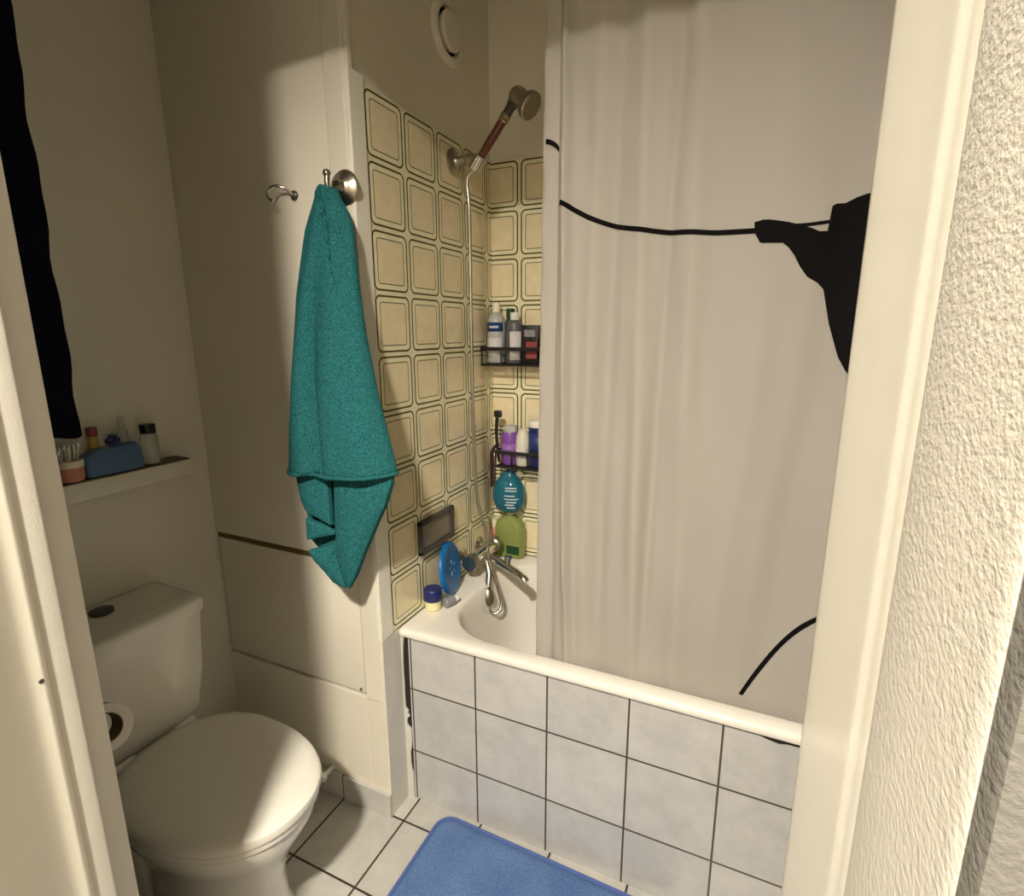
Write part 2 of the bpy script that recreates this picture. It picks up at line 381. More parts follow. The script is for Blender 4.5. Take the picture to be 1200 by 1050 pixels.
for k in range(NZ+1):
    z = lerp(CT, CB, k/NZ); h = k/NZ; x0 = xl(z); row = []
    e = x0-.038-.004*h
    for q, (dx, y) in enumerate([(0, .066), (.003, .062), (.008, .0605), (.018, .0615), (.03, .0625), (.042, .069), (.056, .078), (.064, .081), (.060, .085), (.050, .083)]):
        row.append((e+dx, y+.026*h**2-.002*math.sin(z*40+q)*(.3 if q > 1 else 1), z))
    for q, (dx, y) in enumerate([(.008, .074), (.0015, .062)]): row.append((x0+dx, y+.026*h**2, z))
    n = 230
    for j in range(n+1):
        t = j/n; x = lerp(x0, RW-.03, t); yy = ygen(x, z)
        if t < .02: yy += (1-t/.02)**2*.012
        row.append((x, yy, z))
    R.append(row)
cm.rings(R, False, False, closed=False)
# printed motif, lying on the cloth
def on(x, z): return (x, ygen(x, z)-.0011, z)
def ribbon(pts, wd, fn=on):
    P = [p for p in smooth_pts([(x, 0, z) for x, z in pts], 8)]; L = []
    for i, p in enumerate(P):
        t = (P[min(i+1, len(P)-1)]-P[max(i-1, 0)]).normalized(); nx, nz = -t.z, t.x
        L.append([fn(p.x+nx*k*wd, p.z+nz*k*wd) for k in (-.5, 0, .5)])
    cm.rings(L, False, False, closed=False, mi=1)
ribbon([(.466, 1.631), (.481, 1.624), (.499, 1.613), (.545, 1.590), (.615, 1.570), (.682, 1.559), (.76, 1.552), (.848, 1.549)], .0095)
ribbon([(.892, .580), (.918, .639), (.945, .697), (.973, .745), (1.009, .793), (1.06, .84)], .0095)
h_ = (CT-1.74)/(CT-CB)
cm.rings([[(x, .0582+.026*h_**2-.0002*i, z+dz) for dz in (-.005, .005)] for i, (x, z) in enumerate([(.425, 1.757), (.434, 1.755), (.442, 1.751), (.451, 1.744), (.458, 1.734), (.464, 1.727)])], False, False, closed=False, mi=1)
def flat(poly, cuts=3):
    bm = bmesh.new(); f = bm.faces.new([bm.verts.new((x, 0, z)) for x, z in poly])
    bmesh.ops.triangulate(bm, faces=[f])
    for _ in range(4):
        long = [e for e in bm.edges if e.calc_length() > .012]
        if not long: break
        bmesh.ops.subdivide_edges(bm, edges=long, cuts=1); bmesh.ops.triangulate(bm, faces=bm.faces[:])
    for v in bm.verts: v.co = Vector(on(v.co.x, v.co.z))
    cm.bm(bm, 1)
flat([(.838, 1.564), (.852, 1.567), (.864, 1.566), (.896, 1.559), (.919, 1.552), (.934, 1.5465), (.944, 1.5415), (.966, 1.542), (.970, 1.5485), (.962, 1.551), (.960, 1.582), (.966, 1.586), (.980, 1.586), (.996, 1.594), (1.011, 1.598), (1.061, 1.593), (1.10, 1.55), (1.12, 1.40), (1.06, 1.28),
      (1.022, 1.283), (1.009, 1.303), (.997, 1.324), (.976, 1.384), (.965, 1.43), (.961, 1.443), (.950, 1.455), (.932, 1.466), (.919, 1.484), (.908, 1.504), (.898, 1.517), (.888, 1.525), (.854, 1.527), (.850, 1.5285), (.851, 1.543), (.840, 1.546)])
ribbon([(.905, 1.553), (.93, 1.5535), (.965, 1.5575)], .006)
cm.build('curtain_cloth', [M_curtain, M_print], cur)
# rod carrying the curtain, above the picture
rod = MB(); rod.tube([(.001, .05, CT+.03), (RW-.001, .05, CT+.03)], .0125, 16)
rd = tag(rod.build('curtain_rod', M_white), 'white rod across the tub carrying the shower curtain', 'curtain rod')
for k in range(9):
    x = .45+k*.12; MB().tube([(x, .05+.022*math.sin(a), CT+.024+.024*math.cos(a)) for a in [2*PI*i/14 for i in range(14)]], .002, 6, closed=True).build('curtain_ring', M_white, cur)

# ------------------------------------------------------------------ toilet
TY = -.415
to = thing('toilet', 'white close-coupled toilet with closed lid against the left wall', 'toilet', (-.25, TY, 0))
def egg(z, xb, xf, hw, y0=TY, n=56, sq=.62, wb=.66):
    """outline from hinge end xb to front xf; widest towards the back third"""
    xc = lerp(xb, xf, .44); out = []
    for k in range(n):
        a = 2*PI*k/n; c, s_ = math.cos(a), math.sin(a)
        if c >= 0: x = xc+(xf-xc)*math.copysign(abs(c)**.92, c); y = hw*math.copysign(abs(s_)**.92, s_)
        else:
            x = xc+(xc-xb)*math.copysign(abs(c)**sq, c); y = hw*math.copysign(abs(s_)**.9, s_)*(1-(1-wb)*(abs(c)**1.5)*.45)
        out.append(Vector((x, y0+y, z)))
    return out
def eggs(lst): return [egg(*a) for a in lst]
MB().rings(eggs([(0, -.40, -.03, .105), (.012, -.405, -.022, .112), (.05, -.40, -.035, .105), (.14, -.40, -.035, .105), (.22, -.40, -.01, .125), (.28, -.40, .03, .150), (.325, -.40, .055, .167), (.345, -.40, .058, .170), (.352, -.398, .054, .166)])).build('bowl', M_china, to)
# shelf of china carrying the cistern
MB().box(LW+.03, -.36, TY-.10, TY+.10, .0, .36, .03).build('pedestal_back', M_china, to)
MB().rings(eggs([(.353, -.395, .060, .168), (.356, -.398, .066, .173), (.366, -.398, .067, .174), (.370, -.395, .064, .171)])).build('seat', M_lid, to)
ld_ = MB().rings(eggs([(.372, -.398, .066, .174), (.3735, -.402, .071, .1775), (.382, -.402, .073, .179), (.391, -.400, .071, .177), (.3965, -.394, .064, .171), (.3995, -.375, .045, .152), (.4015, -.33, -.01, .105), (.402, -.25, -.09, .045)])).build('lid', M_lid, to)
for s_ in (-1, 1): MB().lathe([(.012, -.025), (.012, .025)], (-.402, TY+s_*.075, .380), (0, 1, 0), 14).build('hinge', M_white, ld_)
# cistern: front face bows a little
def tank(z, g, xf, hw):
    pts = []
    xs = LW+.006
    for k in range(9):
        t = k/8; y = lerp(-hw, hw, t)-0; pts.append(Vector((xf+.010*(1-(2*t-1)**2)+g*0, TY+y, z)))
    r = .018
    out = [Vector((xs, TY-hw, z))]+[Vector((xf-r, TY-hw, z)), Vector((xf-r*.3, TY-hw+r*.3, z))]+[p for p in pts[1:-1]]+[Vector((xf-r*.3, TY+hw-r*.3, z)), Vector((xf-r, TY+hw, z)), Vector((xs, TY+hw, z))]
    return out
MB().rings([tank(.362, 0, -.452, .140), tank(.38, 0, -.440, .150), tank(.50, 0, -.424, .164), tank(.655, 0, -.416, .172)]).build('cistern', M_china, to)
cl_ = MB().rings([tank(.656, 0, -.414, .174), tank(.660, 0, -.409, .178), tank(.690, 0, -.410, .178), tank(.699, 0, -.417, .172), tank(.703, 0, -.430, .160)]).build('cistern_lid', M_china, to)
fb = MB().lathe([(.026, 0), (.026, .006), (.022, .008), (.0, .0075)], (-.545, TY+.005, .703), n=24).build('flush_button', M_darkgrey, cl_, label='dark flush button')

# small stop valve beside the toilet
va = thing('stop_valve', 'small white stop valve low on the painted wall, just behind the toilet seat', 'valve', (-.205, -.05, .085))
MB().tube([(-.205, -.05, .085), (-.205, -.085, .085)], .007, 12).build('valve_body', M_white, va)
MB().lathe([(.013, 0), (.015, .006), (.013, .014)], (-.205, -.085, .085), (0, -1, 0), 14).build('valve_knob', M_white, va)
MB().tube(smooth_pts([(-.215, -.075, .088), (-.225, -.085, .05), (-.26, -.1, .035), (-.33, -.13, .05)]), .005, 10).build('supply_tube', M_chrome, va)

# toilet paper on its holder, fixed to the inside of the door wall
tp = thing('paper_holder', 'chrome toilet paper holder on the door wall, carrying one roll', 'holder', (-.10, FY1, .70))
MB().lathe([(.02, 0), (.02, .006), (.008, .01)], (-.235, FY1, .645), (0, 1, 0)).build('wall_plate', M_chrome, tp)
MB().tube(smooth_pts([(-.235, FY1+.004, .645), (-.235, FY1+.10, .643), (-.225, FY1+.132, .645), (-.225, FY1+.142, .648), (-.175, FY1+.148, .672)]), .005, 10).build('arm', M_chrome, tp)
pr = thing('toilet_roll', 'white toilet paper roll with a dark hollow core, next to the cistern', 'toilet paper', (-.15, FY1+.165, .675))
rx = Vector((1, 0, 0)); ax_ = Vector((.88, -.22, .42)).normalized(); rc_ = Vector((-.133, FY1+.153, .685))-ax_*.085
MB().lathe([(.0262, 0), (.041, 0), (.042, .003), (.042, .082), (.041, .085), (.0262, .085), (.0262, 0)], rc_, ax_, 36, cap0=False, cap1=False).build('paper', M_paper, pr)
MB().lathe([(.026, .001), (.026, .084), (.0245, .084), (.0245, .001), (.026, .001)], rc_, ax_, 28, cap0=False, cap1=False).build('core', M_card, pr)

# ------------------------------------------------------------------ bath mat
def skew(R): return [[Vector((p[0], p[1]-(p[0]-.15)*.022, p[2])) for p in r] for r in R]
mt = thing('bath_mat', 'blue terry bath mat with piped edge on the floor along the tub', 'bath mat', (.4, -.22, 0))
MB().rings(skew([rrect(.160, .78, -.46, -.004, .04, .001), rrect(.152, .788, -.468, .004, .045, .005), rrect(.152, .788, -.468, .004, .045, .012), rrect(.157, .783, -.463, -.001, .042, .0165), rrect(.172, .768, -.448, -.016, .03, .0175)])).build('mat_pile', M_rug, mt)
MB().tube([(p.x, p.y-(p.x-.15)*.022, .0145) for p in rrect(.150, .790, -.470, .006, .046, 0)], .0048, 8, closed=True).build('piping', M_rugedge, mt, label='darker blue piping')

# ------------------------------------------------------------------ towel and hooks
hk = thing('towel_hook', 'pewter robe hook with round wall plate, holding the teal towel', 'hook', (-.012, -.05, 1.69))
MB().lathe([(.037, 0), (.038, .004), (.034, .009), (.026, .011), (.022, .016), (.014, .02), (.010, .03)], (-.012, -.052, 1.688), (0, -1, 0), 32).build('wall_plate', M_pewter, hk)
MB().tube(smooth_pts([(-.012, -.075, 1.688), (-.013, -.086, 1.674), (-.015, -.098, 1.672), (-.016, -.105, 1.683), (-.016, -.105, 1.700)]), .006, 12).build('arm', M_pewter, hk)
MB().sphere((-.016, -.105, 1.707), .0085).build('finial', M_pewter, hk)
h2 = thing('wall_hook', 'small bare chrome hook on the painted panel, left of the towel', 'hook', (-.165, -.05, 1.69))
MB().lathe([(.011, 0), (.011, .004), (.006, .008)], (-.168, -.0495, 1.688), (0, -1, 0), 18).build('wall_plate', M_darkgrey, h2)
MB().tube(smooth_pts([(-.168, -.055, 1.688), (-.178, -.066, 1.700), (-.195, -.078, 1.706), (-.212, -.086, 1.696), (-.212, -.088, 1.680), (-.200, -.086, 1.672)]), .0035, 10).build('loop', M_chrome, h2)

tw = thing('towel', 'teal terry towel hanging from the robe hook on the painted wall', 'towel', (0, -.13, 1.67))
LE = [(1.05, -.183), (1.10, -.177), (1.273, -.159), (1.458, -.128), (1.60, -.090), (1.665, -.056)]
RE = [(1.05, .139), (1.062, .137), (1.224, .093), (1.353, .066), (1.48, .049), (1.531, .045), (1.60, .038), (1.64, .020), (1.665, .003)]
um = MB(); R = []; NT = 60; NA = 72
for k in range(NT+1):
    t = k/NT; ring = []
    for j in range(NA):
        a = 2*PI*j/NA
        zc = lerp(1.684, 1.048, t); zt = max(1.05, zc)
        l, r = interp(LE, zt), interp(RE, zt); cx, hw = (l+r)/2, (r-l)/2
        dp = lerp(.024, .060, min(1, t*1.2))
        x = cx+hw*math.copysign(abs(math.cos(a))**.85, math.cos(a)); y = -.092-.024*t-dp*math.sin(a)*(1 if math.sin(a) > 0 else .38)
        u = math.cos(a)
        if math.sin(a) > 0:
            y += .030*math.exp(-((u-lerp(-.15, .55, min(1, t*2.6)))/.055)**2)*min(1, t*9)*max(0, 1-t*2.2)
            y += .046*math.exp(-((u-(-.12-.05*t))/.10)**2)*max(0, t-.25)**.8
            y -= .008*math.exp(-((u-(-.55))/.22)**2)*t + .007*math.exp(-((u-.45)/.25)**2)*t
            y += .004*math.sin(u*9+t*5)*(1-t*.6)*min(1, t*5)
        z = zc+(.010*u*t) - .004*math.sin(a)*t
        if k == 0: x = lerp(x, -.028, .3); z -= .006*abs(u)
        ring.append((x, y, z))
    R.append(ring)
um.rings(R, True, False)
o = um.build('outer_fold', M_towel, tw); solid(o, .007, -1)
MB().tube(smooth_pts([(p[0], p[1]-.0005, p[2]) for j, p in enumerate(R[-1]) if j % 3 == 0], 2), .0045, 8, closed=True).build('hem', M_towel, tw)
# lower layer: pleated end hanging out below
def slab(mb, pts, th=.012, bulge=.006):
    """soft panel from a rim of (x,y,z) points"""
    P = [Vector(p) for p in pts]; c = sum(P, Vector())/len(P); n = len(P)
    f = [p for p in P]; b = [p+Vector((0, th, 0)) for p in P]
    mid = [lerp(c, p, .72)+Vector((0, -bulge, 0)) for p in P]
    mb.rings([b, f, mid, [lerp(c, p, .3)+Vector((0, -bulge*1.3, 0)) for p in P]])
def dens(pts, n=5):
    out = []
    for i in range(len(pts)):
        a, b = Vector(pts[i]), Vector(pts[(i+1) % len(pts)])
        for k in range(n): out.append(tuple(lerp(a, b, k/n)))
    return out
lw = MB()
slab(lw, dens([(-.150, -.108, 1.06), (.10, -.105, 1.07), (.08, -.105, 1.0), (.040, -.11, .91), (.010, -.11, .83), (-.008, -.12, .79), (-.060, -.118, .797), (-.118, -.112, .826), (-.150, -.110, .85), (-.160, -.108, .95)]), .02, .0)   # rear layer
slab(lw, dens([(-.026, -.140, 1.075), (.122, -.124, 1.078), (.131, -.130, 1.035), (.112, -.136, .98), (.079, -.140, .915), (.053, -.146, .86), (.029, -.154, .80), (.010, -.160, .764), (-.003, -.160, .80), (-.022, -.156, .85), (-.027, -.148, .95)]), .014, .010)
slab(lw, dens([(-.158, -.134, 1.065), (-.050, -.140, 1.065), (-.047, -.142, 1.0), (-.044, -.146, .914), (-.064, -.150, .924), (-.114, -.154, .945), (-.130, -.150, .968), (-.146, -.142, 1.015)]), .012, .006)
slab(lw, dens([(-.119, -.150, .922), (-.044, -.132, .896), (-.046, -.134, .886), (-.117, -.154, .868)]), .010, .003)
slab(lw, dens([(-.112, -.158, .842), (-.036, -.138, .866), (-.026, -.158, .852), (.006, -.166, .768), (-.036, -.160, .772), (-.062, -.160, .795), (-.094, -.160, .820)]), .012, .004)
o = lw.build('inner_fold', M_towel, tw)

# ------------------------------------------------------------------ hand shower
sh = thing('hand_shower', 'chrome hand shower with brown wooden grip clipped to the tiled wall', 'shower', (.01, .392, 1.855))
hd = MB(); hd.lathe([(.036, 0), (.037, .004), (.031, .010), (.018, .014), (.014, .02), (.014, .045), (.018, .05), (.018, .066), (.012, .072)], (.008, .392, 1.852), (1, 0, 0), 28)
hd.build('wall_bracket', M_pewter, sh)
A, B = Vector((.090, .385, 1.835)), Vector((.196, .382, 1.960)); D = (B-A).normalized()
MB().lathe([(.015, -.022), (.018, -.02), (.018, .018), (.0155, .02)], A+D*.004, D, 20).build('cradle', M_chrome, sh)
MB().lathe([(.009, -.03), (.0105, .0), (.0115, .03), (.0125, .07), (.0118, .118)], A+D*.012, D, 20).build('grip', M_wood, sh, label='brown wooden grip')
MB().lathe([(.0135, 0), (.015, .005), (.013, .010), (.015, .015), (.0135, .02)], A+D*.128, D, 20).build('ring', M_brass, sh, label='shiny brass collar')
MB().lathe([(.012, 0), (.0125, .02), (.016, .03)], A+D*.147, D, 20).build('neck', M_darkgrey, sh)
N = Vector((.66, -.10, -.52)).normalized(); H0 = A+D*.185+Vector((.006, 0, .012))
MB().lathe([(.0, -.016), (.014, -.015), (.022, -.008), (.0255, .004), (.025, .018), (.021, .030), (.022, .036), (.033, .042), (.036, .047), (.036, .058), (.033, .061), (.0, .0615)], H0, N, 32).build('shower_head', M_pewter, sh)
hs = MB(); hs.tube(smooth_pts([A-D*.02, A-D*.04+Vector((-.006, 0, -.01)), (.062, .388, 1.70), (.060, .39, 1.40), (.060, .392, 1.10), (.066, .396, .85), (.094, .402, .73), (.103, .402, .64), (.128, .402, .56), (.153, .392, .49), (.150, .374, .464), (.131, .364, .462), (.119, .366, .484)], 10), .0055, 10)
tag(hs.build('shower_hose', M_chrome), 'slim chrome shower hose hanging straight down from the hand shower to the mixer', 'hose')

# ------------------------------------------------------------------ mixer tap
mx = thing('mixer_tap', 'chrome bath mixer on the tiled wall above the tub basin', 'tap', (.01, .36, .63))
for y in (.385, .505): MB().lathe([(.028, 0), (.029, .005), (.02, .012), (.013, .014), (.013, .05)], (.008, y, .630), (1, 0, 0), 24).build('wall_flange', M_chrome, mx)
MB().lathe([(.0, -.005), (.018, -.003), (.021, .0), (.021, .13), (.018, .133), (.0, .135)], (.060, .378, .630), (0, 1, 0), 24).build('body', M_chrome, mx)
for y, s_ in ((.376, -1), (.512, 1)): MB().lathe([(.022, 0), (.027, .004), (.028, .028), (.026, .033), (.0, .034)], (.060, y, .630), (0, s_, 0), 14).build('handle', M_pewter, mx)
MB().tube(smooth_pts([(.060, .425, .630), (.12, .408, .630), (.19, .388, .616), (.235, .376, .602), (.248, .373, .590)]), .0145, 16).build('spout', M_chrome, mx)
MB().lathe([(.010, 0), (.010, .016), (.013, .018), (.013, .026), (.0, .027)], (.178, .391, .632), (.1, 0, 1), 16).build('diverter_knob', M_chrome, mx)
MB().tube([(.088, .415, .620), (.108, .395, .585), (.114, .375, .545)], .012, 14).build('hose_outlet', M_chrome, mx)
MB().lathe([(.0, -.03), (.014, -.028), (.021, -.015), (.022, .0), (.018, .018), (.012, .028)], (.116, .368, .515), (-.1, .1, 1), 20).build('hose_nut', M_pewter, mx)

# ------------------------------------------------------------------ things at the wall end of the tub rim
pf = thing('framed_panel', 'small dark-framed rectangular panel fixed to the decorated tiles above the tub', 'panel', (.008, .228, .78))
f_ = MB(); y0, y1, z0, z1 = .135, .322, .732, .834; bw = .014
f_.box(.0085, .024, y0, y1, z0, z0+bw, .003); f_.box(.0085, .024, y0, y1, z1-bw, z1, .003); f_.box(.0085, .024, y0, y0+bw, z0, z1, .003); f_.box(.0085, .024, y1-bw, y1, z0, z1, .003)
f_.build('frame', M_darkgrey, pf)
MB().box(.0085, .016, y0+.008, y1-.008, z0+.008, z1-.008).build('plate', M_panelgrey, pf, label='grey-brown plate')
dc = thing('round_lid', 'bright blue round plastic lid leaning on the tiles beside the mixer', 'lid', (.035, .272, .5605))
q = Vector((.97, .20, .15)).normalized()
dk_ = MB().lathe([(.0, .0), (.056, .001), (.068, .004), (.078, .001), (.0825, -.005), (.0825, -.011), (.078, -.012), (.069, -.006), (.0, -.005)], (.041, .270, .6450), q, 48).build('disc', M_blue, dc)
rb = MB(); c_ = Vector((.041, .270, .6450)); e1 = q.cross(Vector((0, 0, 1))).normalized(); e2 = e1.cross(q).normalized()
for k in range(5):
    a = PI/2+k*2*PI/5; p = c_+q*.0015
    rb.tube([p+(e1*math.cos(a)+e2*math.sin(a))*.012, p+(e1*math.cos(a)+e2*math.sin(a))*.026], .0016, 6)
rb.build('emblem', mat('pale_blue', (.10, .28, .55), .4), dk_, label='paler star-like moulding')
jr = thing('cream_jar', 'small pale yellow pot with navy lid on the tub rim corner', 'jar', (.042, .158, .5605))
MB().lathe([(.020, 0), (.024, .003), (.025, .028), (.022, .032)], (.040, .158, .5608), n=24).build('pot', mat('pale_yellow', (.80, .74, .42), .4), jr)
MB().lathe([(.026, .030), (.028, .033), (.028, .062), (.025, .066), (.0, .066)], (.040, .158, .5608), n=24).build('lid', M_navy, jr)
gt = thing('travel_bottle', 'little grey bottle lying on the tub rim under the blue round lid', 'bottle', (.075, .19, .5605))
MB().lathe([(.0, 0), (.013, .001), (.0155, .004), (.0155, .032), (.010, .038)], (.070, .172, .5765), (.35, .94, 0), 18).build('body', M_graycap, gt)
MB().lathe([(.0095, 0), (.0095, .014), (.0, .015)], Vector((.070, .172, .5765))+Vector((.35, .94, 0)).normalized()*.037, (.35, .94, 0), 14).build('cap', M_white, gt)

# ------------------------------------------------------------------ wire caddies on the back wall
YB = BW-.0082
def caddy(x0, x1, y0, z, h, label):
    t = thing('wire_caddy', label, 'caddy', ((x0+x1)/2, YB, z), 'wire caddies on the tiles')
    r = .0042; m = MB(); m.tube([(x0, y0, z+h), (x1, y0, z+h), (x1, YB-r, z+h), (x0, YB-r, z+h)], r, 8, closed=True); m.build('top_rail', M_black, t)
    m = MB(); m.box(x0-.003, x1, y0-.003, y0+.003, z+h-.008, z+h+.004, .001); m.build('front_band', M_black, t)
    m = MB(); m.tube([(x0, y0, z), (x1, y0, z), (x1, YB-r, z), (x0, YB-r, z)], .0035, 8, closed=True)
    for k in range(1, 8): yy = lerp(y0, YB-r, k/8); m.tube([(x0, yy, z), (x1, yy, z)], .0016, 6)
    m.build('bottom_grid', M_black, t)
    for x, y in [(lerp(x0+.002, x1-.002, k/4), y0) for k in range(5)]+[(x0, YB-r), (x1, YB-r)]: MB().tube([(x, y, z), (x, y, z+h)], .0026, 6).build('upright', M_black, t)
caddy(.012, .300, .545, 1.262, .055, 'upper black wire caddy on the tiles, holding the clear capped bottle')
caddy(.060, .300, .545, .912, .055, 'lower black wire caddy on the tiles, holding the purple bottle')

def bottle(name, label, loc, prof, m, cap=None, capm=None, labelm=None, lab=None, n=24, sx=1., sy=1., group=None, cat='bottle', rot=0):
    t = thing(name, label, cat, loc, group); c = Vector(loc)
    MB().lathe(prof, c, n=n, sx=sx, sy=sy, twist=rot).build('body', m, t)
    if cap: MB().lathe(cap, c, n=n, twist=rot).build('cap', capm, t)
    if lab:
        z0, z1, r, a0, a1 = lab; k = 14
        L = [[c+Vector((r*sx*math.cos(lerp(a0, a1, i/k)), r*sy*math.sin(lerp(a0, a1, i/k)), z)) for i in range(k+1)] for z in (z0, z1)]
        solid(MB().rings(L, False, False, closed=False).build('label', labelm, t), .0006, 1)
    return t
FR = (-2.9, -.35)
zb = 1.2665
b1 = bottle('shampoo_bottle', 'clear bottle with cream cap and dark blue label band in the upper caddy', (.046, .592, zb), [(.0, 0), (.026, .001), (.029, .006), (.030, .02), (.030, .135), (.027, .150), (.016, .165), (.012, .170)], M_clear2, [(.0125, .168), (.0135, .169), (.0135, .197), (.012, .2), (.0, .2)], M_cream, M_lgrey, (.02, .085, .0308, *FR))
k = 14; L = [[Vector((.046+.0309*math.cos(lerp(FR[0], FR[1], i/k)), .592+.0309*math.sin(lerp(FR[0], FR[1], i/k)), zb+z)) for i in range(k+1)] for z in (.105, .135)]
bb_ = solid(MB().rings(L, False, False, closed=False).build('brand_band', M_navylab, b1), .0006, 1)
L = [[Vector((.046+.0316*math.cos(lerp(-2.0, -.9, i/k)), .592+.0316*math.sin(lerp(-2.0, -.9, i/k)), zb+z)) for i in range(k+1)] for z in (.116, .123)]
solid(MB().rings(L, False, False, closed=False).build('lettering', M_print_blue, bb_), .0004, 1)
bottle('lotion_bottle', 'green capped bottle half hidden behind the grey bottle in the upper caddy', (.087, .617, zb), [(.0, 0), (.018, .001), (.020, .006), (.020, .13), (.012, .15)], mat('dark_green_glass', (.05, .09, .05), .2), [(.013, .149), (.014, .15), (.014, .18), (.0, .181)], M_green)
bottle('shower_gel', 'dark grey bottle with white cap and pale label in the upper caddy', (.116, .588, zb), [(.0, 0), (.026, .001), (.029, .006), (.030, .11), (.026, .132), (.014, .142)], M_grey, [(.0135, .141), (.015, .143), (.0145, .166), (.0, .168)], M_white, M_lgrey, (.012, .105, .0306, -1.75, -.35))
bx = thing('cosmetic_box', 'black box with grey label patch and red lower part in the upper caddy', 'box', (.178, .585, zb), None)
cb_ = MB().box(.150, .206, .566, .606, zb, zb+.125, .002).build('carton', M_black, bx)
MB().box(.160, .198, .5648, .5662, zb+.088, zb+.110).build('label', M_graycap, cb_)
MB().box(.166, .204, .5646, .5662, zb+.018, zb+.072).build('lower_print', M_red, cb_)
bottle('lip_jar', 'small dull red pot behind the curtain edge in the upper caddy', (.225, .590, zb), [(.0, 0), (.014, .001), (.016, .004), (.016, .06), (.014, .065)], M_red, [(.015, .065), (.016, .068), (.016, .085), (.0, .086)], M_graycap, cat='pot')

zb = .9165
bottle('conditioner_bottle', 'purple bottle with clear cap in the lower caddy', (.098, .588, zb), [(.0, 0), (.026, .001), (.030, .006), (.031, .05), (.031, .105), (.027, .115)], M_purple, [(.023, .114), (.024, .116), (.022, .136), (.0, .138)], M_clear2, mat('purple_label', (.30, .13, .45), .4), (.035, .075, .0316, *FR))
wd = bottle('deodorant', 'white dome-topped bottle in the lower caddy, right of the purple bottle', (.149, .582, zb), [(.0, 0), (.022, .001), (.025, .005), (.0255, .08), (.023, .105), (.016, .122), (.006, .130), (.0, .131)], mat('ivory', (.68, .66, .56), .35), labelm=M_lgrey, lab=(.03, .062, .0262, -2.6, -.6))
bottle('wax_tub', 'dark blue tub with white lid beside the curtain in the lower caddy', (.206, .588, zb), [(.0, 0), (.030, .001), (.034, .006), (.036, .14)], M_navy, [(.0375, .14), (.0385, .142), (.0385, .158), (.036, .162), (.0, .162)], M_white, M_navylab, (.05, .12, .0362, *FR), cat='tub')
rz = thing('razor', 'black razor standing upright at the left of the purple bottle', 'razor', (.060, .567, .93))
MB().tube(smooth_pts([(.062, .572, .922), (.056, .570, .98), (.055, .566, 1.03), (.060, .563, 1.085)]), [.005]*6+[.0055]*6+[.0062]*7, 10).build('handle', M_black, rz)
MB().box(.050, .078, .553, .569, 1.083, 1.107, .005).build('head', M_black, rz)
br = thing('bath_brush', 'dark brown brush hanging below the left end of the lower caddy', 'brush', (.030, .585, .98))
MB().tube(smooth_pts([(.056, .578, .985), (.035, .580, .965), (.022, .592, .93), (.018, .598, .87), (.016, .604, .82)]), .006, 10).build('handle', mat('dark_brown', (.05, .02, .02), .5), br)
MB().sphere((.014, .612, .868), .010, .010, .05).build('bristle_head', mat('brush_grey', (.20, .15, .12), .8), br)
# blue bottle hanging upside down from the lower caddy
bl = thing('gel_bottle', 'rounded blue bottle with pale lettering hanging under the lower caddy', 'bottle', (.090, .565, .74))
gl_ = MB().lathe([(.0, .735), (.030, .738), (.050, .752), (.060, .780), (.061, .81), (.054, .84), (.038, .862), (.024, .876), (.020, .89), (.0, .892)], (.090, .592, 0), n=28, sy=.72).build('body', M_teal, bl)
MB().tube(smooth_pts([(.09, .592, .888), (.09, .588, .905), (.09, .578, .912), (.09, .566, .905)]), .0035, 8).build('hanging_loop', M_black, bl)
lt_ = MB()
for k, (z, a0, a1) in enumerate([(.835, -1.5, -.75), (.826, -1.5, -.75), (.808, -1.55, -.9), (.796, -1.55, -.65), (.785, -1.45, -.8), (.775, -1.5, -.95), (.764, -1.4, -.85)]):
    r = {0: .0565, 1: .058}.get(k, .0615); r = r-(.004 if z < .77 else 0)
    L = [[Vector((.090+r*math.cos(lerp(a0, a1, i/8)), .592+.72*r*math.sin(lerp(a0, a1, i/8)), z+dz)) for i in range(9)] for dz in (-.0022, .0022)]
    lt_.rings(L, False, False, closed=False)
solid(lt_.build('lettering', M_print_blue, gl_), .0006)
# bottles standing on the far corner of the rim
gb = thing('soap_bottle', 'clear lime green soap bottle with dark label on the far tub corner', 'bottle', (.088, .606, .5605))
MB().rings([rrect(.088-a, .088+a, .606-b, .606+b, min(a, b)*.9, .5607+z, 5) for a, b, z in ((.04, .018, 0), (.055, .026, .004), (.058, .028, .02), (.058, .028, .11), (.05, .025, .135), (.03, .018, .150), (.014, .014, .157), (.013, .013, .165))]).build('body', M_lime, gb)
MB().lathe([(.014, .164), (.015, .166), (.015, .176), (.0, .177)], (.088, .606, .5607), n=18).build('cap', M_white, gb)
MB().box(.085, .135, .5766, .5778, .580, .612).build('label', M_green, gb)
pk = bottle('lotion_tube', 'small pink bottle in the tiled corner, left of the lime green soap', (.012+.012, .606, .5605), [(.0, 0), (.011, .001), (.0135, .004), (.0135, .09), (.011, .105)], M_pink, [(.010, .105), (.0105, .107), (.0105, .135), (.0, .136)], M_cream)

# ------------------------------------------------------------------ ventilation outlet
vn = thing('air_vent', 'round cream ventilation outlet high on the wall above the tiles', 'vent', (0, .39, 2.18))
VZ = 2.182; VY = .389
MB().lathe([(.082, 0), (.083, .004), (.078, .010), (.066, .014), (.060, .012), (.056, .004), (.056, .0)], (.0, VY, VZ), (1, 0, 0), 48, cap1=False).build('rim', M_wall, vn)
MB().lathe([(.0, .001), (.057, .001)], (.0, VY, VZ), (1, 0, 0), 40, cap0=False, cap1=False).build('opening', M_dark, vn)
MB().lathe([(.046, .003), (.050, .012), (.050, .017), (.046, .021), (.0, .024)], (.0, VY, VZ), (1, 0, 0), 40).build('valve_disc', M_wall, vn)

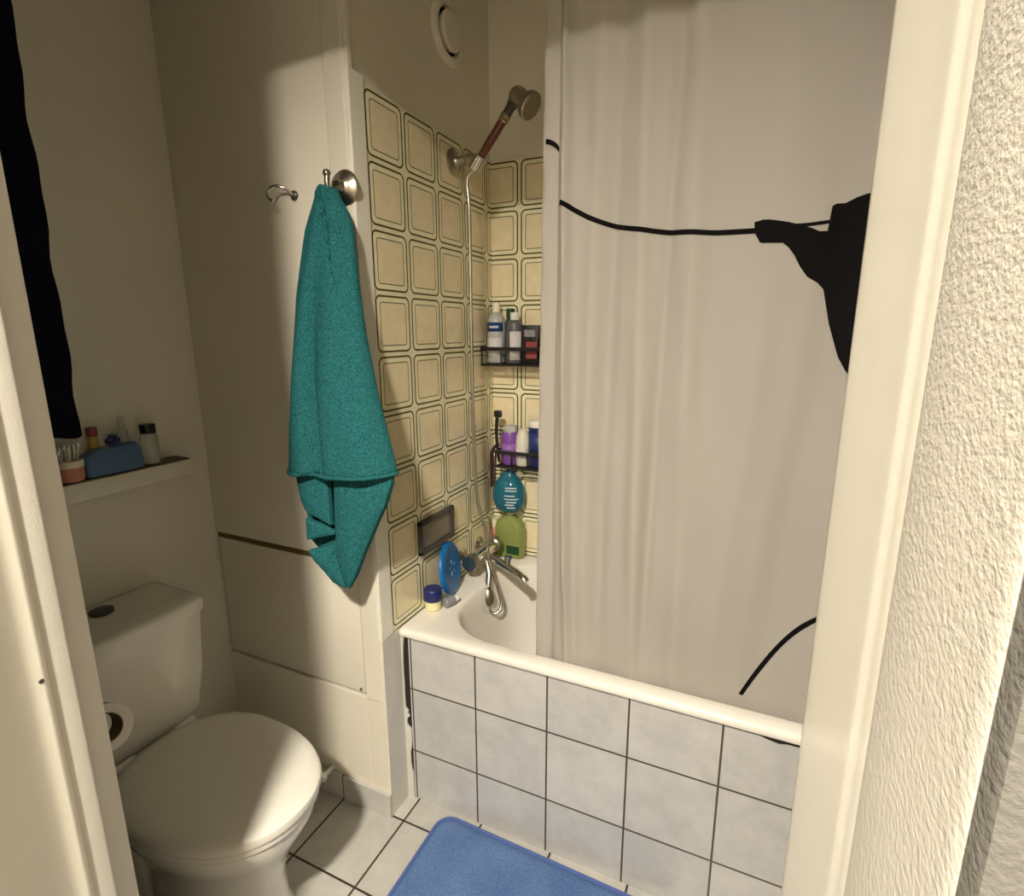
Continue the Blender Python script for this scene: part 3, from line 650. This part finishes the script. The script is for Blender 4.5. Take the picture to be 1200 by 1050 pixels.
# ------------------------------------------------------------------ ledge on the left wall, with toiletries
lg = thing('wall_shelf', 'painted shelf on the left wall above the cistern, with a dark mat on top', 'shelf', (LW, -.41, 1.03))
MB().box(LW, -.530, -.76, -.142, .990, 1.0335, .004).build('board', M_wall, lg)
MB().box(LW+.003, -.534, -.755, -.1445, 1.0337, 1.0362, .001).build('shelf_mat', M_tray, lg, label='dark brown mat')
ZS = 1.0364
bottle('spray_bottle', 'clear bottle with black cap, rightmost on the wall shelf', (-.562, -.228, ZS), [(.0, 0), (.018, .001), (.020, .005), (.020, .07), (.017, .080)], M_clear, [(.0165, .080), (.018, .081), (.018, .104), (.0, .105)], M_black)
bg = thing('pouch', 'translucent blue toiletry box beside the clear black-capped bottle', 'pouch', (-.56, -.32, ZS))
MB().rings([rrect(-.585, -.540, -.388, -.256, .012, ZS+.0003, 4), rrect(-.587, -.538, -.390, -.254, .014, ZS+.01, 4), rrect(-.583, -.543, -.386, -.256, .012, ZS+.05, 4), rrect(-.580, -.547, -.36, -.262, .01, ZS+.062, 4)]).build('body', M_bluebag, bg)
MB().box(-.578, -.55, -.30, -.264, ZS+.058, ZS+.066, .003).build('lid', M_bluebag, bg)
pb = MB()
for k in range(60):
    a, b2 = random.uniform(0, 2*PI), math.acos(random.uniform(-1, 1)); pb.sphere((-.548+.011*math.sin(b2)*math.cos(a), -.322+.013*math.sin(b2)*math.sin(a), ZS+.0795+.0125*math.cos(b2)), .0038, n=8)
tag(pb.build('pompom', M_navy), 'dark navy pompom sitting on the blue toiletry box', 'pompom')
cj = thing('cotton_jar', 'salmon pot of white cotton swabs at the left of the wall shelf', 'jar', (-.557, -.415, ZS))
MB().lathe([(.0, 0), (.024, .001), (.027, .005), (.028, .04), (.026, .041), (.025, .008), (.0, .006)], (-.557, -.417, ZS), n=24).build('pot', M_salmon, cj)
MB().lathe([(.0285, .034), (.0292, .036), (.0292, .048), (.0275, .05), (.0265, .036)], (-.557, -.417, ZS), n=24, cap0=False, cap1=False).build('rim', M_cream, cj)
for k in range(16):
    a = k*2.4; r = .004+.0045*math.sqrt(k); b0 = Vector((-.557+.6*r*math.cos(a), -.417+.6*r*math.sin(a), ZS+.012)); b1_ = Vector((-.557+1.25*r*math.cos(a), -.417+1.25*r*math.sin(a), ZS+.078+.006*math.sin(k*3)))
    s_ = MB(); s_.tube([b0, b1_], .0013, 6); s_.sphere(b1_, .0032, .0032, .0055, 10)
    tag(s_.build('cotton_swab', M_paper), 'white cotton swab standing in the salmon pot', 'cotton swab', 'cotton swabs in the pot')
yt = bottle('cream_tube', 'yellowish tube with a dark red cap between pouch and wall on the shelf', (-.585, -.345, ZS), [(.0, 0), (.010, .001), (.012, .005), (.012, .06), (.010, .09)], M_yellow, [(.010, .09), (.0115, .092), (.0115, .112), (.0, .113)], M_red)
bottle('perfume_bottle', 'tall clear bottle behind the blue toiletry box on the shelf', (-.588, -.275, ZS), [(.0, 0), (.011, .001), (.0115, .005), (.0115, .09), (.006, .10), (.006, .13), (.0, .131)], M_clear)

# ------------------------------------------------------------------ dark robe hanging at the left
rbx = thing('bathrobe', 'black-navy bathrobe hanging on the left wall above the shelf', 'robe', (-.54, -.56, 2.33))
R = []; NA = 64
for k in range(41):
    t = k/40; z = lerp(2.33, 1.150, t); ring = []
    hw = lerp(.05, .168, min(1, t*5)**.6)+.010*(1-t); dp = lerp(.02, .042, min(1, t*3))
    for j in range(NA):
        a = 2*PI*j/NA
        f = 1+.10*math.sin(a*7+2*math.sin(t*3))*min(1, t*3)+.05*math.sin(a*13+t*6)
        ring.append((-.546+dp*f*math.sin(a), -.555+(hw+.003*math.sin(t*25)+.002*math.sin(t*53))*math.copysign(abs(math.cos(a))**.8, math.cos(a)), z-.012*math.sin(a*3)*t))
    R.append(ring)
MB().rings(R).build('cloth', M_robe, rbx)
pg = thing('robe_hook', 'chrome peg on the left wall holding the dark bathrobe', 'hook', (LW, -.555, 2.345))
MB().lathe([(.018, 0), (.018, .005), (.007, .009), (.007, .045), (.011, .05), (.0, .055)], (LW, -.555, 2.345), (1, 0, .2), 16).build('peg', M_chrome, pg)
